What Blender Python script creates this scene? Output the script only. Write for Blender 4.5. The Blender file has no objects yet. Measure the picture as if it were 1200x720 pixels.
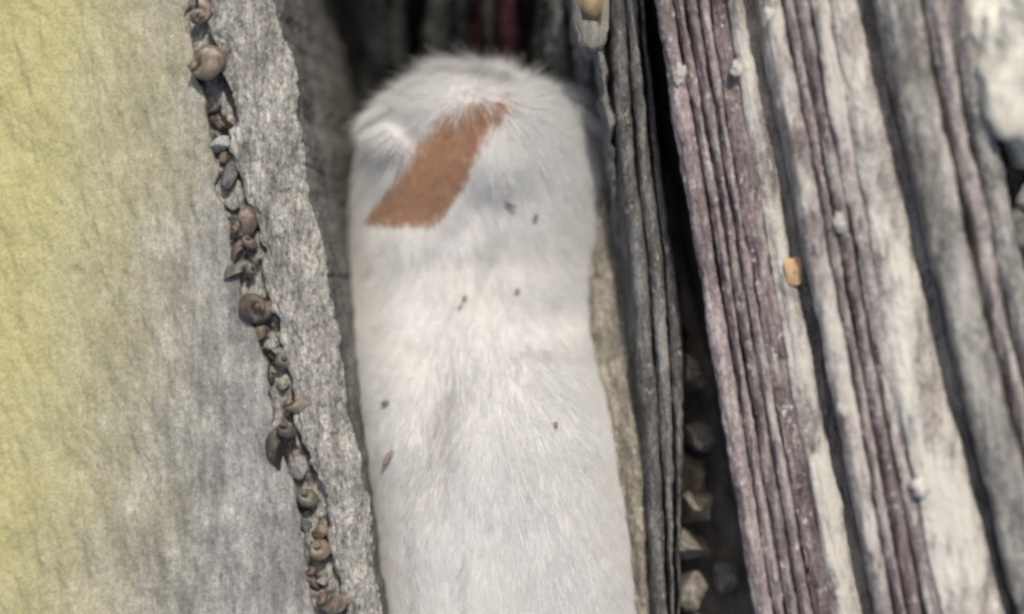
import bpy, math, random
import numpy as np
from mathutils import Vector, Matrix, Euler

# ------------------------------------------------------------------ camera, sky, sun
S = bpy.context.scene
C = S.collection
D = 0.75                     # camera height above the top of the rock, metres
SP = 0.54 / 1200.0           # metres per photo pixel on the z = 0 plane

cam = bpy.data.cameras.new('camera')
cam.sensor_width = 36; cam.lens = 50
cam.clip_start = 0.01; cam.clip_end = 100
cam.dof.use_dof = True
cam.dof.focus_distance = 0.755
cam.dof.aperture_fstop = 1.05
co = bpy.data.objects.new('camera', cam); C.objects.link(co)
co.location = (0, 0, D)
S.camera = co

SUN = Vector((0.16, 0.54, 0.80)).normalized()
elev = math.asin(SUN.z); az = math.atan2(SUN.x, SUN.y)
w = bpy.data.worlds.new('World'); S.world = w; w.use_nodes = True
nt = w.node_tree; nt.nodes.clear()
sky = nt.nodes.new('ShaderNodeTexSky'); sky.sky_type = 'NISHITA'; sky.sun_disc = False
sky.sun_elevation = elev; sky.sun_rotation = az
sky.dust_density = 4; sky.ozone_density = .4
bg = nt.nodes.new('ShaderNodeBackground'); bg.inputs['Strength'].default_value = 0.15
wo = nt.nodes.new('ShaderNodeOutputWorld')
nt.links.new(sky.outputs[0], bg.inputs[0]); nt.links.new(bg.outputs[0], wo.inputs[0])
sl = bpy.data.lights.new('sun', 'SUN'); sl.energy = 3.1; sl.angle = math.radians(1.5); sl.color = (1, .95, .88)
so = bpy.data.objects.new('sun', sl); C.objects.link(so)
so.rotation_euler = SUN.to_track_quat('Z', 'Y').to_euler()
so.location = (0.5, 0.5, 2)
S.view_settings.view_transform = 'Standard'; S.view_settings.look = 'None'
S.view_settings.exposure = -0.18; S.view_settings.gamma = 1
S.view_settings.use_white_balance = True; S.view_settings.white_balance_temperature = 6700; S.view_settings.white_balance_tint = 8
S.cycles.filter_width = 2.7
S.cycles.max_bounces = 6

# ------------------------------------------------------------------ numpy noise
def _hash(i, j, k, seed):
    h = (i.astype(np.int64) * 374761393 + j.astype(np.int64) * 668265263 + k.astype(np.int64) * 2147483647 + seed * 974634777)
    h = (h ^ (h >> 13)) * 1274126177
    h = h ^ (h >> 16)
    return (h & 0xffff) / 65535.0
def vn(x, y, z, seed=0):
    x, y, z = np.broadcast_arrays(np.asarray(x, float), np.asarray(y, float), np.asarray(z, float))
    i, j, k = np.floor(x), np.floor(y), np.floor(z)
    u, v, t = x - i, y - j, z - k
    u, v, t = u*u*(3-2*u), v*v*(3-2*v), t*t*(3-2*t)
    r = 0
    for a in (0, 1):
        for b in (0, 1):
            for c in (0, 1):
                r = r + _hash(i+a, j+b, k+c, seed) * (u if a else 1-u) * (v if b else 1-v) * (t if c else 1-t)
    return r * 2 - 1
def fbm(x, y, z, seed=0, o=4, g=.5):
    r, a, f = 0, 1, 1
    for n in range(o):
        r = r + a * vn(x*f, y*f, z*f, seed + n * 17); a *= g; f *= 2.03
    return r

def wx(px, z=0): return (np.asarray(px, float) - 600) * SP * (D - z) / D
def wy(py, z=0): return (360 - np.asarray(py, float)) * SP * (D - z) / D
def at(px, py, z=0): return Vector((float(wx(px, z)), float(wy(py, z)), z))

# ------------------------------------------------------------------ materials
def N(nt, t, **k):
    n = nt.nodes.new(t)
    for a, b in k.items():
        setattr(n, a, b)
    return n
def new_mat(name):
    m = bpy.data.materials.new(name); m.use_nodes = True
    nt = m.node_tree; nt.nodes.clear()
    out = N(nt, 'ShaderNodeOutputMaterial'); b = N(nt, 'ShaderNodeBsdfPrincipled')
    nt.links.new(b.outputs[0], out.inputs[0])
    return m, nt, b
def ramp(nt, fac, stops):
    r = N(nt, 'ShaderNodeValToRGB'); e = r.color_ramp.elements
    while len(e) < len(stops): e.new(.5)
    for i, (p, c) in enumerate(stops):
        e[i].position = p; e[i].color = (c, c, c, 1) if isinstance(c, (int, float)) else (*c, 1)
    nt.links.new(fac, r.inputs[0]); return r.outputs[0]
def mixc(nt, f, a, b, mode='MIX'):
    m = N(nt, 'ShaderNodeMix', data_type='RGBA', blend_type=mode)
    for s, v in ((m.inputs[0], f), (m.inputs[6], a), (m.inputs[7], b)):
        if isinstance(v, (int, float)): s.default_value = v
        elif isinstance(v, tuple): s.default_value = (*v, 1)
        else: nt.links.new(v, s)
    return m.outputs[2]
def noise(nt, vec, scale, detail=4, rough=.6):
    n = N(nt, 'ShaderNodeTexNoise'); n.inputs['Scale'].default_value = scale
    n.inputs['Detail'].default_value = detail; n.inputs['Roughness'].default_value = rough
    nt.links.new(vec, n.inputs['Vector']); return n.outputs[0]
def mapped(nt, src, rot=0, sc=(1, 1, 1), loc=(0, 0, 0)):
    m = N(nt, 'ShaderNodeMapping'); m.inputs['Rotation'].default_value = (0, 0, rot)
    m.inputs['Scale'].default_value = sc; m.inputs['Location'].default_value = loc
    nt.links.new(src, m.inputs['Vector']); return m.outputs[0]

LEAN = math.radians(10)
def rock_mat(name, dark, mid, light, speck=0.0, speck_col=(.62, .6, .56), patch=None, patch_amt=.5, grain=1.0,
             bump=.5, rough=.9, lichen=False, seed=0.0, gritty=0.0):
    """layered shore rock: colour streaks along the bedding, coarse blotches, pale specks and fine relief"""
    m, nt, b = new_mat(name)
    g = N(nt, 'ShaderNodeNewGeometry').outputs['Position']
    v = mapped(nt, g, 0, (1, 1, 1), (seed, seed * .7, 0))
    st = mapped(nt, v, -LEAN, (1, .16, .6))
    n1 = noise(nt, st, 170 * grain, 5, .65)
    n2 = noise(nt, v, 38, 4, .6)
    n3 = noise(nt, v, 700, 3, .7)
    col = ramp(nt, n1, [(.32, dark), (.5, mid), (.68, light)])
    bl = ramp(nt, n2, [(.35, .72), (.65, 1.18)])
    col = mixc(nt, 1.0, col, bl, 'MULTIPLY')
    fine = ramp(nt, n3, [(.32, .66), (.6, 1.12)])
    col = mixc(nt, .8, col, fine, 'MULTIPLY')
    if gritty:
        n6 = noise(nt, mapped(nt, v, -LEAN * .6, (1, .5, 1), (2, 9, 1)), 520, 4, .75)
        col = mixc(nt, gritty, col, ramp(nt, n6, [(.36, .25), (.47, .95), (.55, 1.05), (.66, 1.7)]), 'MULTIPLY')
    if patch:
        n4 = noise(nt, mapped(nt, v, -LEAN, (1, .35, 1), (3, 1, 0)), 46, 5, .7)
        lo = .62 - patch_amt * .3
        col = mixc(nt, ramp(nt, n4, [(lo, 0.0), (lo + .12, .9)]), col, patch)
    if speck:
        n5 = noise(nt, mapped(nt, v, -LEAN, (1, .6, 1), (7, 2, 1)), 330, 3, .65)
        lo = .70 - speck * .12
        clus = N(nt, 'ShaderNodeMath', operation='MULTIPLY')
        nt.links.new(ramp(nt, n5, [(lo - .03, 0.0), (lo + .05, .85)]), clus.inputs[0]); nt.links.new(ramp(nt, noise(nt, v, 45, 4, .7), [(.42, 0.0), (.6, 1.0)]), clus.inputs[1])
        col = mixc(nt, clus.outputs[0], col, speck_col)
    if lichen:
        sx = N(nt, 'ShaderNodeSeparateXYZ'); nt.links.new(g, sx.inputs[0])
        nn = noise(nt, mapped(nt, v, 0, (1, .5, 1)), 16, 5, .6)
        a = N(nt, 'ShaderNodeMath', operation='MULTIPLY_ADD'); a.inputs[1].default_value = .07; a.inputs[2].default_value = -.035
        nt.links.new(nn, a.inputs[0])
        # the growth also thins towards the low end of the slab
        a2 = N(nt, 'ShaderNodeMath', operation='MULTIPLY_ADD'); a2.inputs[1].default_value = -.10
        nt.links.new(sx.outputs[1], a2.inputs[0]); nt.links.new(sx.outputs[0], a2.inputs[2])
        a3 = N(nt, 'ShaderNodeMath', operation='ADD'); nt.links.new(a2.outputs[0], a3.inputs[0]); nt.links.new(a.outputs[0], a3.inputs[1])
        mr = N(nt, 'ShaderNodeMapRange', interpolation_type='SMOOTHSTEP')
        mr.inputs[1].default_value = -.278; mr.inputs[2].default_value = -.135; mr.inputs[3].default_value = 1; mr.inputs[4].default_value = 0
        nt.links.new(a3.outputs[0], mr.inputs[0])
        lc = mixc(nt, noise(nt, v, 60, 4), (.34, .31, .13), (.53, .50, .25))
        lc = mixc(nt, .8, lc, fine, 'MULTIPLY')
        mm = N(nt, 'ShaderNodeMath', operation='MULTIPLY'); mm.inputs[1].default_value = .88
        nt.links.new(mr.outputs[0], mm.inputs[0])
        col = mixc(nt, mm.outputs[0], col, lc)
    nt.links.new(col, b.inputs['Base Color'])
    b.inputs['Roughness'].default_value = rough
    b.inputs['Specular IOR Level'].default_value = .25
    # relief
    h = N(nt, 'ShaderNodeMath', operation='ADD'); nt.links.new(n1, h.inputs[0])
    h2 = N(nt, 'ShaderNodeMath', operation='MULTIPLY'); h2.inputs[1].default_value = .6; nt.links.new(n3, h2.inputs[0]); nt.links.new(h2.outputs[0], h.inputs[1])
    bp = N(nt, 'ShaderNodeBump'); bp.inputs['Strength'].default_value = bump; bp.inputs['Distance'].default_value = .0012
    nt.links.new(h.outputs[0], bp.inputs['Height']); nt.links.new(bp.outputs[0], b.inputs['Normal'])
    return m
def N_noisecol(nt, v, sc):
    n = N(nt, 'ShaderNodeTexNoise'); n.inputs['Scale'].default_value = sc; nt.links.new(v, n.inputs['Vector']); return n.outputs[1]

M = {}
M['lichen_rock'] = rock_mat('lichen rock', (.185, .182, .176), (.275, .27, .258), (.37, .362, .342), speck=.2, lichen=True, bump=.5, gritty=.42)
M['ridge'] = rock_mat('pitted ridge rock', (.17, .165, .15), (.30, .29, .265), (.46, .45, .41), speck=.35, bump=1.0, grain=1.3, seed=2, gritty=.75)
M['flank'] = rock_mat('shade-dark flank rock', (.095, .093, .085), (.14, .138, .127), (.20, .195, .18), bump=.5, seed=3)  # darker than the ridge: the crevice shade is put into the colour
M['slate'] = rock_mat('dark slate', (.075, .072, .07), (.13, .126, .122), (.22, .21, .20), speck=.7, speck_col=(.38, .37, .34), patch=(.23, .22, .205), patch_amt=.2, bump=1.0, seed=4, gritty=.7)
M['slate_grey'] = rock_mat('grey slate', (.11, .105, .10), (.185, .177, .17), (.30, .288, .27), speck=.7, speck_col=(.45, .43, .40), patch=(.32, .30, .275), patch_amt=.3, bump=1.0, seed=5, gritty=.7)
M['sandy'] = rock_mat('sandy weathered rock', (.15, .135, .11), (.26, .235, .19), (.39, .36, .30), speck=.6, bump=1.0, seed=6, gritty=.75)
M['black'] = rock_mat('shade-black rock', (.012, .013, .014), (.025, .026, .027), (.05, .05, .048), bump=.5, seed=7)  # beds behind the head: shade of the recess painted as black
M['back_grey'] = rock_mat('shaded grey rock', (.03, .03, .03), (.06, .06, .055), (.12, .115, .1), bump=.5, seed=8)  # same recess shade put into a dark grey
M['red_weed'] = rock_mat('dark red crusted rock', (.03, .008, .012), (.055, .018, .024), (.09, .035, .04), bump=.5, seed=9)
M['purple'] = rock_mat('purple grey rib rock', (.16, .124, .128), (.29, .238, .24), (.44, .39, .375), speck=.8, patch=(.44, .415, .38), patch_amt=.35, bump=1.0, seed=10, gritty=.7)
M['purple_dark'] = rock_mat('dark purple rock', (.10, .076, .08), (.19, .152, .156), (.31, .265, .26), speck=.9, patch=(.38, .36, .33), patch_amt=.3, bump=1.0, seed=11, gritty=.7)
M['white'] = rock_mat('white crusted rock', (.15, .128, .125), (.27, .245, .23), (.42, .39, .355), speck=.8, patch=(.58, .555, .50), patch_amt=.62, bump=1.0, seed=12, gritty=.6)
M['white_broad'] = rock_mat('broad white crust', (.22, .195, .185), (.40, .37, .345), (.56, .53, .48), speck=.6, patch=(.62, .60, .54), patch_amt=.62, bump=1.0, seed=34, gritty=.6)
M['grey_green'] = rock_mat('grey crusted rock', (.135, .125, .12), (.235, .222, .21), (.37, .355, .33), speck=.8, patch=(.46, .44, .40), patch_amt=.42, bump=1.0, seed=13, gritty=.7)
M['pinkish'] = rock_mat('pinkish grey rock', (.17, .142, .14), (.29, .255, .25), (.44, .405, .385), speck=.8, patch=(.53, .50, .455), patch_amt=.5, bump=1.0, seed=14, gritty=.6)
M['cream'] = rock_mat('cream rock', (.50, .47, .40), (.64, .61, .53), (.72, .70, .63), bump=.4, seed=15)
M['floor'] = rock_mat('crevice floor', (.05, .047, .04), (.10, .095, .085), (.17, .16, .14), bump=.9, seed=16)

# ------------------------------------------------------------------ object helpers
def mesh_obj(name, V, F, mat, parent=None, loc=None, smooth=True):
    me = bpy.data.meshes.new(name)
    V = np.asarray(V, dtype=np.float32).reshape(-1, 3)
    F = np.asarray(F)
    if parent is not None and loc is None: loc = (0, 0, 0)
    off = np.array(parent.location if parent is not None else (0, 0, 0), dtype=np.float32)
    base = off if parent is not None else np.array(loc if loc is not None else (0, 0, 0), dtype=np.float32)
    V = V - base
    n = F.shape[1]
    me.vertices.add(len(V)); me.vertices.foreach_set('co', V.ravel())
    me.loops.add(F.size); me.loops.foreach_set('vertex_index', F.ravel().astype(np.int32))
    me.polygons.add(len(F)); me.polygons.foreach_set('loop_start', np.arange(0, F.size, n, dtype=np.int32))
    me.update(calc_edges=True); me.validate()
    me.polygons.foreach_set('use_smooth', np.full(len(me.polygons), smooth))
    me.materials.append(mat)
    o = bpy.data.objects.new(name, me); C.objects.link(o)
    if parent is not None: o.parent = parent
    elif loc is not None: o.location = loc
    return o
def tag(o, label=None, cat=None, group=None, kind=None):
    if label: o['label'] = label
    if cat: o['category'] = cat
    if group: o['group'] = group
    if kind: o['kind'] = kind
    return o
def thing(name, label, cat, loc, group=None):
    o = bpy.data.objects.new(name, None); C.objects.link(o); o.location = loc; o.empty_display_size = .02
    return tag(o, label, cat, group)

def grid_faces(nr, nc, close=False):
    a = np.arange(nr * nc).reshape(nr, nc)
    if close:
        a = np.concatenate([a, a[:, :1]], 1)
    return np.stack([a[:-1, :-1], a[:-1, 1:], a[1:, 1:], a[1:, :-1]], -1).reshape(-1, 4)
def grid_normals(P):
    du = np.gradient(P, axis=1); dv = np.gradient(P, axis=0)
    n = np.cross(du, dv); n /= np.linalg.norm(n, axis=-1, keepdims=True) + 1e-12
    return n

Y0, Y1 = -330, 1120          # how far the rocks run, in photo pixels down the picture
def curve(pts):
    ys = [p[0] for p in pts]; xs = [p[1] for p in pts]
    def f(y):
        y = np.asarray(y, float)
        r = np.interp(y, ys, xs)
        s0 = (xs[1] - xs[0]) / (ys[1] - ys[0]); s1 = (xs[-1] - xs[-2]) / (ys[-1] - ys[-2])
        r = np.where(y < ys[0], xs[0] + s0 * (y - ys[0]), r)
        return np.where(y > ys[-1], xs[-1] + s1 * (y - ys[-1]), r)
    return f

def strata(name, mat, L, R, zt, depth, parent=None, nt_=14, nd=10, ny=540, bulge=.004, power=2.5, tilt=0.0, leanL=0.0, leanR=0.0,
           amp=.0012, freq=120, wob=1.5, wobf=.02, seed=1, y0=Y0, y1=Y1, zvar=.002, pits=0.0, stretch=.22, mat2=None, extra=None):
    """one bed of rock standing on edge: a long ribbon with a rounded crest and two flanks going down"""
    Lf, Rf = curve(L), curve(R)
    py = np.linspace(y0, y1, ny)
    wl = wob * fbm(py * wobf, seed, 0, seed, 4, .6)
    wr = wob * fbm(py * wobf, seed + 9, 3, seed + 5, 4, .6)
    ztf = (np.interp(py, [p[0] for p in zt], [p[1] for p in zt]) if isinstance(zt, list) else np.full(ny, zt)) + zvar * fbm(py * .008, seed, 5, seed, 3)
    xl = wx(Lf(py) + wl, ztf); xr = wx(Rf(py) + wr, ztf)
    yy = wy(py, ztf)
    t = np.linspace(0, 1, nt_)
    d = np.linspace(1, 0, nd, endpoint=False) ** 1.6
    rows = []
    X = np.zeros((ny, nd * 2 + nt_)); Z = X.copy()
    edge = ztf - bulge
    lt = tilt * -.5; rt = tilt * .5
    X[:, :nd] = xl[:, None] + leanL * d[None] * depth
    Z[:, :nd] = edge[:, None] + lt - d[None] * depth
    X[:, nd:nd+nt_] = xl[:, None] + (xr - xl)[:, None] * t[None]
    Z[:, nd:nd+nt_] = ztf[:, None] - bulge * np.abs(2 * t[None] - 1) ** power + tilt * (t[None] - .5)
    X[:, nd+nt_:] = xr[:, None] + leanR * d[None, ::-1] * depth
    Z[:, nd+nt_:] = edge[:, None] + rt - d[None, ::-1] * depth
    Y = np.repeat(yy[:, None], X.shape[1], 1)
    if extra is not None: Z = extra(X, Y, Z, nd, nt_, py)
    P = np.stack([X, Y, Z], -1)
    n = grid_normals(P)
    # let grain run along the bedding
    ca, sa = math.cos(LEAN), math.sin(LEAN)
    U = X * ca + Y * sa * 1.0; Vv = (-X * sa + Y * ca) * stretch
    h = fbm(U * freq, Vv * freq, Z * freq * .6, seed, 5, .58) * amp
    h = h + .00035 * fbm(U * 620, Vv / stretch * 420, Z * 500, seed + 3, 3, .6)
    if pits:
        q = vn(U * freq * 2.6, Vv * freq * 2.6 * 1.6, Z * freq * 2, seed + 40)
        h = h - pits * np.clip(q - .25, 0, 1) ** .7
    P = P - n * h[..., None] if n[ny // 2, nd + nt_ // 2, 2] < 0 else P + n * h[..., None]
    flip = n[ny // 2, nd + nt_ // 2, 2] < 0
    F = grid_faces(ny, P.shape[1], close=True)
    # end caps as fans to a centre point
    V = P.reshape(-1, 3)
    nc = P.shape[1]
    caps = []
    for r in (0, ny - 1):
        c = len(V); V = np.vstack([V, P[r].mean(0)[None]])
        idx = np.arange(nc) + r * nc
        nx_ = np.roll(idx, -1)
        tri = np.stack([idx, nx_, np.full(nc, c)], 1) if r else np.stack([nx_, idx, np.full(nc, c)], 1)
        caps.append(tri)
    if flip: F = F[:, ::-1]
    o = mesh_obj(name, V, F, mat, parent)
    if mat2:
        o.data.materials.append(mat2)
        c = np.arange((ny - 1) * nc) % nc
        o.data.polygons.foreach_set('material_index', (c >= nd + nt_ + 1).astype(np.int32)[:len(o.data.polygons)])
    return o

def blob(name, c, r, mat, parent=None, seed=1, amp=.18, freq=1.6, n=60, facets=0, tag_=None, rot=0, power=2.0):
    th = np.linspace(0, math.pi, n); ph = np.linspace(0, 2 * math.pi, n * 2, endpoint=False)
    T, Pp = np.meshgrid(th, ph, indexing='ij')
    d = np.stack([np.sin(T) * np.cos(Pp), np.sin(T) * np.sin(Pp), np.cos(T)], -1)
    if power != 2.0:
        k = (np.abs(d) ** power).sum(-1) ** (-1 / power); d = d * k[..., None]
    h = 1 + amp * fbm(d[..., 0] * freq + seed, d[..., 1] * freq, d[..., 2] * freq, seed, 5, .5)
    if facets:
        rs = np.random.RandomState(seed)
        for _ in range(facets):
            v = rs.normal(size=3); v /= np.linalg.norm(v)
            k = rs.uniform(.62, .85); dt = (d * h[..., None]) @ v
            h = np.where(dt > k, h * (k / np.maximum(dt, 1e-6)), h)
    P = d * h[..., None] * np.array(r)
    cr, sr = math.cos(rot), math.sin(rot)
    P = np.stack([P[..., 0] * cr - P[..., 1] * sr, P[..., 0] * sr + P[..., 1] * cr, P[..., 2]], -1) + np.array(c)
    F = grid_faces(n, n * 2, close=True)
    return mesh_obj(name, P, F[:, ::-1] if False else F[:, ::-1], mat, parent, loc=None if parent else tuple(c))

# ------------------------------------------------------------------ THE SETTING: floor of the crevice, the ground round the rocks
def sheet(name, x0, x1, y0, y1, z, nx, ny, amp, freq, mat, seed=1):
    x = np.linspace(x0, x1, nx); y = np.linspace(y0, y1, ny)
    X, Y = np.meshgrid(x, y)
    Z = z + amp * fbm(X * freq, Y * freq, 0, seed, 5)
    o = mesh_obj(name, np.stack([X, Y, Z], -1), grid_faces(ny, nx), mat)
    return o
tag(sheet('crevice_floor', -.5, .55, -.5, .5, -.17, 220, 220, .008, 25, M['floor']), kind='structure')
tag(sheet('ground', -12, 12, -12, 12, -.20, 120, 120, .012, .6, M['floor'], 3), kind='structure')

# ------------------------------------------------------------------ left side
CR = [(-330, 175), (0, 230), (80, 243), (130, 252), (200, 262), (268, 284), (350, 300), (430, 325), (500, 335), (580, 358), (650, 372), (720, 386), (1120, 460)]
CRW = [(0, 11), (80, 15), (130, 14), (200, 12), (268, 15), (300, 15), (350, 16), (400, 9), (430, 13), (500, 14), (550, 8), (580, 13), (650, 14), (720, 14)]
def crw(y): return 2.5 + np.interp(y, [p[0] for p in CRW], [p[1] for p in CRW])
pyc = np.linspace(Y0, Y1, 160)
cx = curve(CR)(pyc)
jl = 4.5 * fbm(pyc * .035, 1, 2, 3, 4, .65); jr = 4.5 * fbm(pyc * .035, 7, 2, 5, 4, .65)
crackL = list(zip(pyc, cx - crw(pyc) + jl)); crackR = list(zip(pyc, cx + crw(pyc) + jr))

t = thing('rock_slab', 'broad grey rock slab stained yellow along its outer side, left of the snail crack', 'rock slab', tuple(at(100, 360, -.1)))
def left_extra(X, Y, Z, nd, nt_, py):
    # gently domed face with slanting weathering ridges, rising to the outer side
    u = (X[:, nd:nd+nt_] - X[:, nd:nd+1]) / (X[:, nd+nt_-1:nd+nt_] - X[:, nd:nd+1])
    xx, yy = X[:, nd:nd+nt_], Y[:, nd:nd+nt_]
    Z[:, nd:nd+nt_] += .03 * (1 - u) ** 1.3 + (.0012 * fbm((xx * .93 + yy * .36) * 70, (-xx * .36 + yy * .93) * 22, 0, 77, 4, .55) - .0007 * np.clip(fbm((xx * .97 + yy * .22) * 300, (-xx * .22 + yy * .97) * 40, 0, 78, 3) - .25, 0, 1))
    Z[:, :nd] += .03
    return Z
strata('slab_face', M['lichen_rock'], [(y, -520 + (y + 330) * .06) for y in (-330, 1120)], crackL, -.001, .10, t, nt_=330, nd=8, ny=560, bulge=.002,
       power=30, amp=.0009, freq=190, wob=1, wobf=.05, seed=21, extra=left_extra, pits=.0005, stretch=.2)

t = thing('rock_ridge', 'narrow pitted grey ridge of rock between the snail crack and the animal', 'rock ridge', tuple(at(370, 360, -.17)))
CREST = [(-330, 268), (0, 314), (60, 330), (150, 346), (250, 363), (350, 382), (480, 405), (560, 420), (640, 432), (720, 440), (1120, 500)]
def ridge_extra(X, Y, Z, nd, nt_, py):
    # flank: slopes in under the animal, more so at the far end
    k = nd + nt_
    dd = (Z[:, k-1:k] - Z[:, k:])
    sl = np.interp(py, [-330, 0, 200, 480, 720], [.16, .15, .11, .10, .10])[:, None]
    X[:, k:] += dd * sl + .003 * np.clip(fbm(Y[:, k:] * 9, dd * 20, 0, 9, 3), -1, 1)
    u = np.linspace(0, 1, nt_)[None]
    Z[:, nd:k] -= .006 * u ** 3
    Z[:, k:] -= .006
    return Z
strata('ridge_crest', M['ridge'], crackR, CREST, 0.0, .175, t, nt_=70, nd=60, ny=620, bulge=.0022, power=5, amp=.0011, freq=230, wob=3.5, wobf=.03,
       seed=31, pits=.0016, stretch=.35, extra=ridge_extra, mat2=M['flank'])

# rubble packed in the crack
o = strata('crack_rubble', M['ridge'], [(y, x - 6) for y, x in crackL], [(y, x + 6) for y, x in crackR], -.0105, .05, None, nt_=26, nd=4, ny=560, bulge=.001, amp=.0036,
           freq=150, wob=0, seed=41, zvar=.0025, stretch=.8)
tag(o, kind='stuff')

# ------------------------------------------------------------------ snails in the crack
def shell_mat(name, dark, mid, light):
    m, nt, b = new_mat(name)
    tc = N(nt, 'ShaderNodeTexCoord').outputs['Object']
    oi = N(nt, 'ShaderNodeObjectInfo').outputs['Random']
    att = N(nt, 'ShaderNodeAttribute', attribute_name='band')
    n1 = noise(nt, tc, 170, 4)
    col = ramp(nt, n1, [(.3, dark), (.52, mid), (.72, light)])
    bd = N(nt, 'ShaderNodeMath', operation='MULTIPLY_ADD'); bd.inputs[1].default_value = 34
    nt.links.new(att.outputs['Fac'], bd.inputs[0]); nt.links.new(n1, bd.inputs[2])
    sn = N(nt, 'ShaderNodeMath', operation='SINE'); nt.links.new(bd.outputs[0], sn.inputs[0])
    col = mixc(nt, .55, col, ramp(nt, sn.outputs[0], [(.0, .68), (.9, 1.12)]), 'MULTIPLY')
    worn = ramp(nt, noise(nt, tc, 90, 5, .7), [(.56, 0.0), (.68, .75)])
    col = mixc(nt, worn, col, (.42, .38, .32))
    nt.links.new(col, b.inputs['Base Color'])
    b.inputs['Roughness'].default_value = .55
    bp = N(nt, 'ShaderNodeBump'); bp.inputs['Strength'].default_value = .6; bp.inputs['Distance'].default_value = .0006
    nt.links.new(n1, bp.inputs['Height']); nt.links.new(bp.outputs[0], b.inputs['Normal'])
    return m
SH = {'tan': shell_mat('tan shell', (.11, .085, .065), (.21, .165, .13), (.32, .27, .22)),
      'brown': shell_mat('brown shell', (.065, .047, .04), (.135, .10, .082), (.23, .18, .145)),
      'dark': shell_mat('dark shell', (.03, .027, .025), (.075, .06, .05), (.14, .115, .095)),
      'olive': shell_mat('olive grey shell', (.06, .058, .045), (.13, .125, .1), (.23, .22, .18))}
SH_OP = shell_mat('shell opening', (.02, .015, .012), (.045, .03, .022), (.08, .055, .04))
def shell_mesh(turns=3.2, k=.19, spire=1.25, na=74, nb=18):
    th = np.linspace(0, turns * 2 * math.pi, na)
    r = np.exp(k * (th - th[-1]))
    ph = np.linspace(0, 2 * math.pi, nb, endpoint=False)
    T, Pp = np.meshgrid(th, ph, indexing='ij'); Rr = np.repeat(r[:, None], nb, 1)
    rad = Rr * (.46 + .50 * np.cos(Pp)); 
    zz = -spire * Rr + Rr * .62 * np.sin(Pp) + spire * .55
    V = np.stack([rad * np.cos(T), rad * np.sin(T), -zz * -1 * -1], -1)
    V = np.stack([rad * np.cos(T), rad * np.sin(T), zz * 1.0], -1)
    F = grid_faces(na, nb, close=True)
    return V.reshape(-1, 3), F, np.repeat((Pp / 6.283).reshape(-1, 1), 1, 1).ravel(), (na, nb)
SV, SF, SB, (na, nb) = shell_mesh()
def snail(px, py, z, size, rot, kind, label, sq=1.0):
    """size = largest radius in photo pixels; a coiled shell with its mouth disc"""
    z += -.0002; loc = at(px, py, z)
    root = thing('sea_snail', label, 'sea snail', tuple(loc), 'sea snails wedged in the crack of the rock')
    R = Euler(rot).to_matrix()
    A = np.array(R) * (size * 1.5 * SP)
    sv = SV * (1 + .07 * fbm(SV[:, 0] * 2.2 + px, SV[:, 1] * 2.2, SV[:, 2] * 2.2, 6, 4)[:, None])
    V = (sv * np.array([1, sq, 1])) @ A.T + np.array(loc)
    sh = mesh_obj('shell', V, SF, SH[kind], root)
    at_ = sh.data.attributes.new('band', 'FLOAT', 'POINT'); at_.data.foreach_set('value', SB.astype(np.float32)[:len(sh.data.vertices)])
    # mouth: dished cap over the open end of the coil
    last = SV.reshape(na, nb, 3)[-1]
    c = last.mean(0)
    ring2 = c + (last - c) * .72 + np.array([0, -.10, 0]); ring0 = c + (last - c) * 1.04
    cen = c + np.array([0, -.16, 0])
    W = np.vstack([ring0, ring2, cen[None]])
    F4 = []
    for i in range(nb):
        j = (i + 1) % nb
        F4.append((i, j, nb + j, nb + i))
    for i in range(0, nb):
        j = (i + 1) % nb
        F4.append((nb + i, nb + j, 2 * nb, 2 * nb))
    F4 = np.array(F4)
    me = bpy.data.meshes.new('opening')
    WW = ((W * np.array([1, sq, 1])) @ A.T)
    me.from_pydata([tuple(v) for v in WW], [], [tuple(f) if f[2] != f[3] else tuple(f[:3]) for f in F4.tolist()])
    me.polygons.foreach_set('use_smooth', [True] * len(me.polygons)); me.materials.append(SH_OP)
    oo = bpy.data.objects.new('opening', me); C.objects.link(oo); oo.parent = root
    return root
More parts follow.
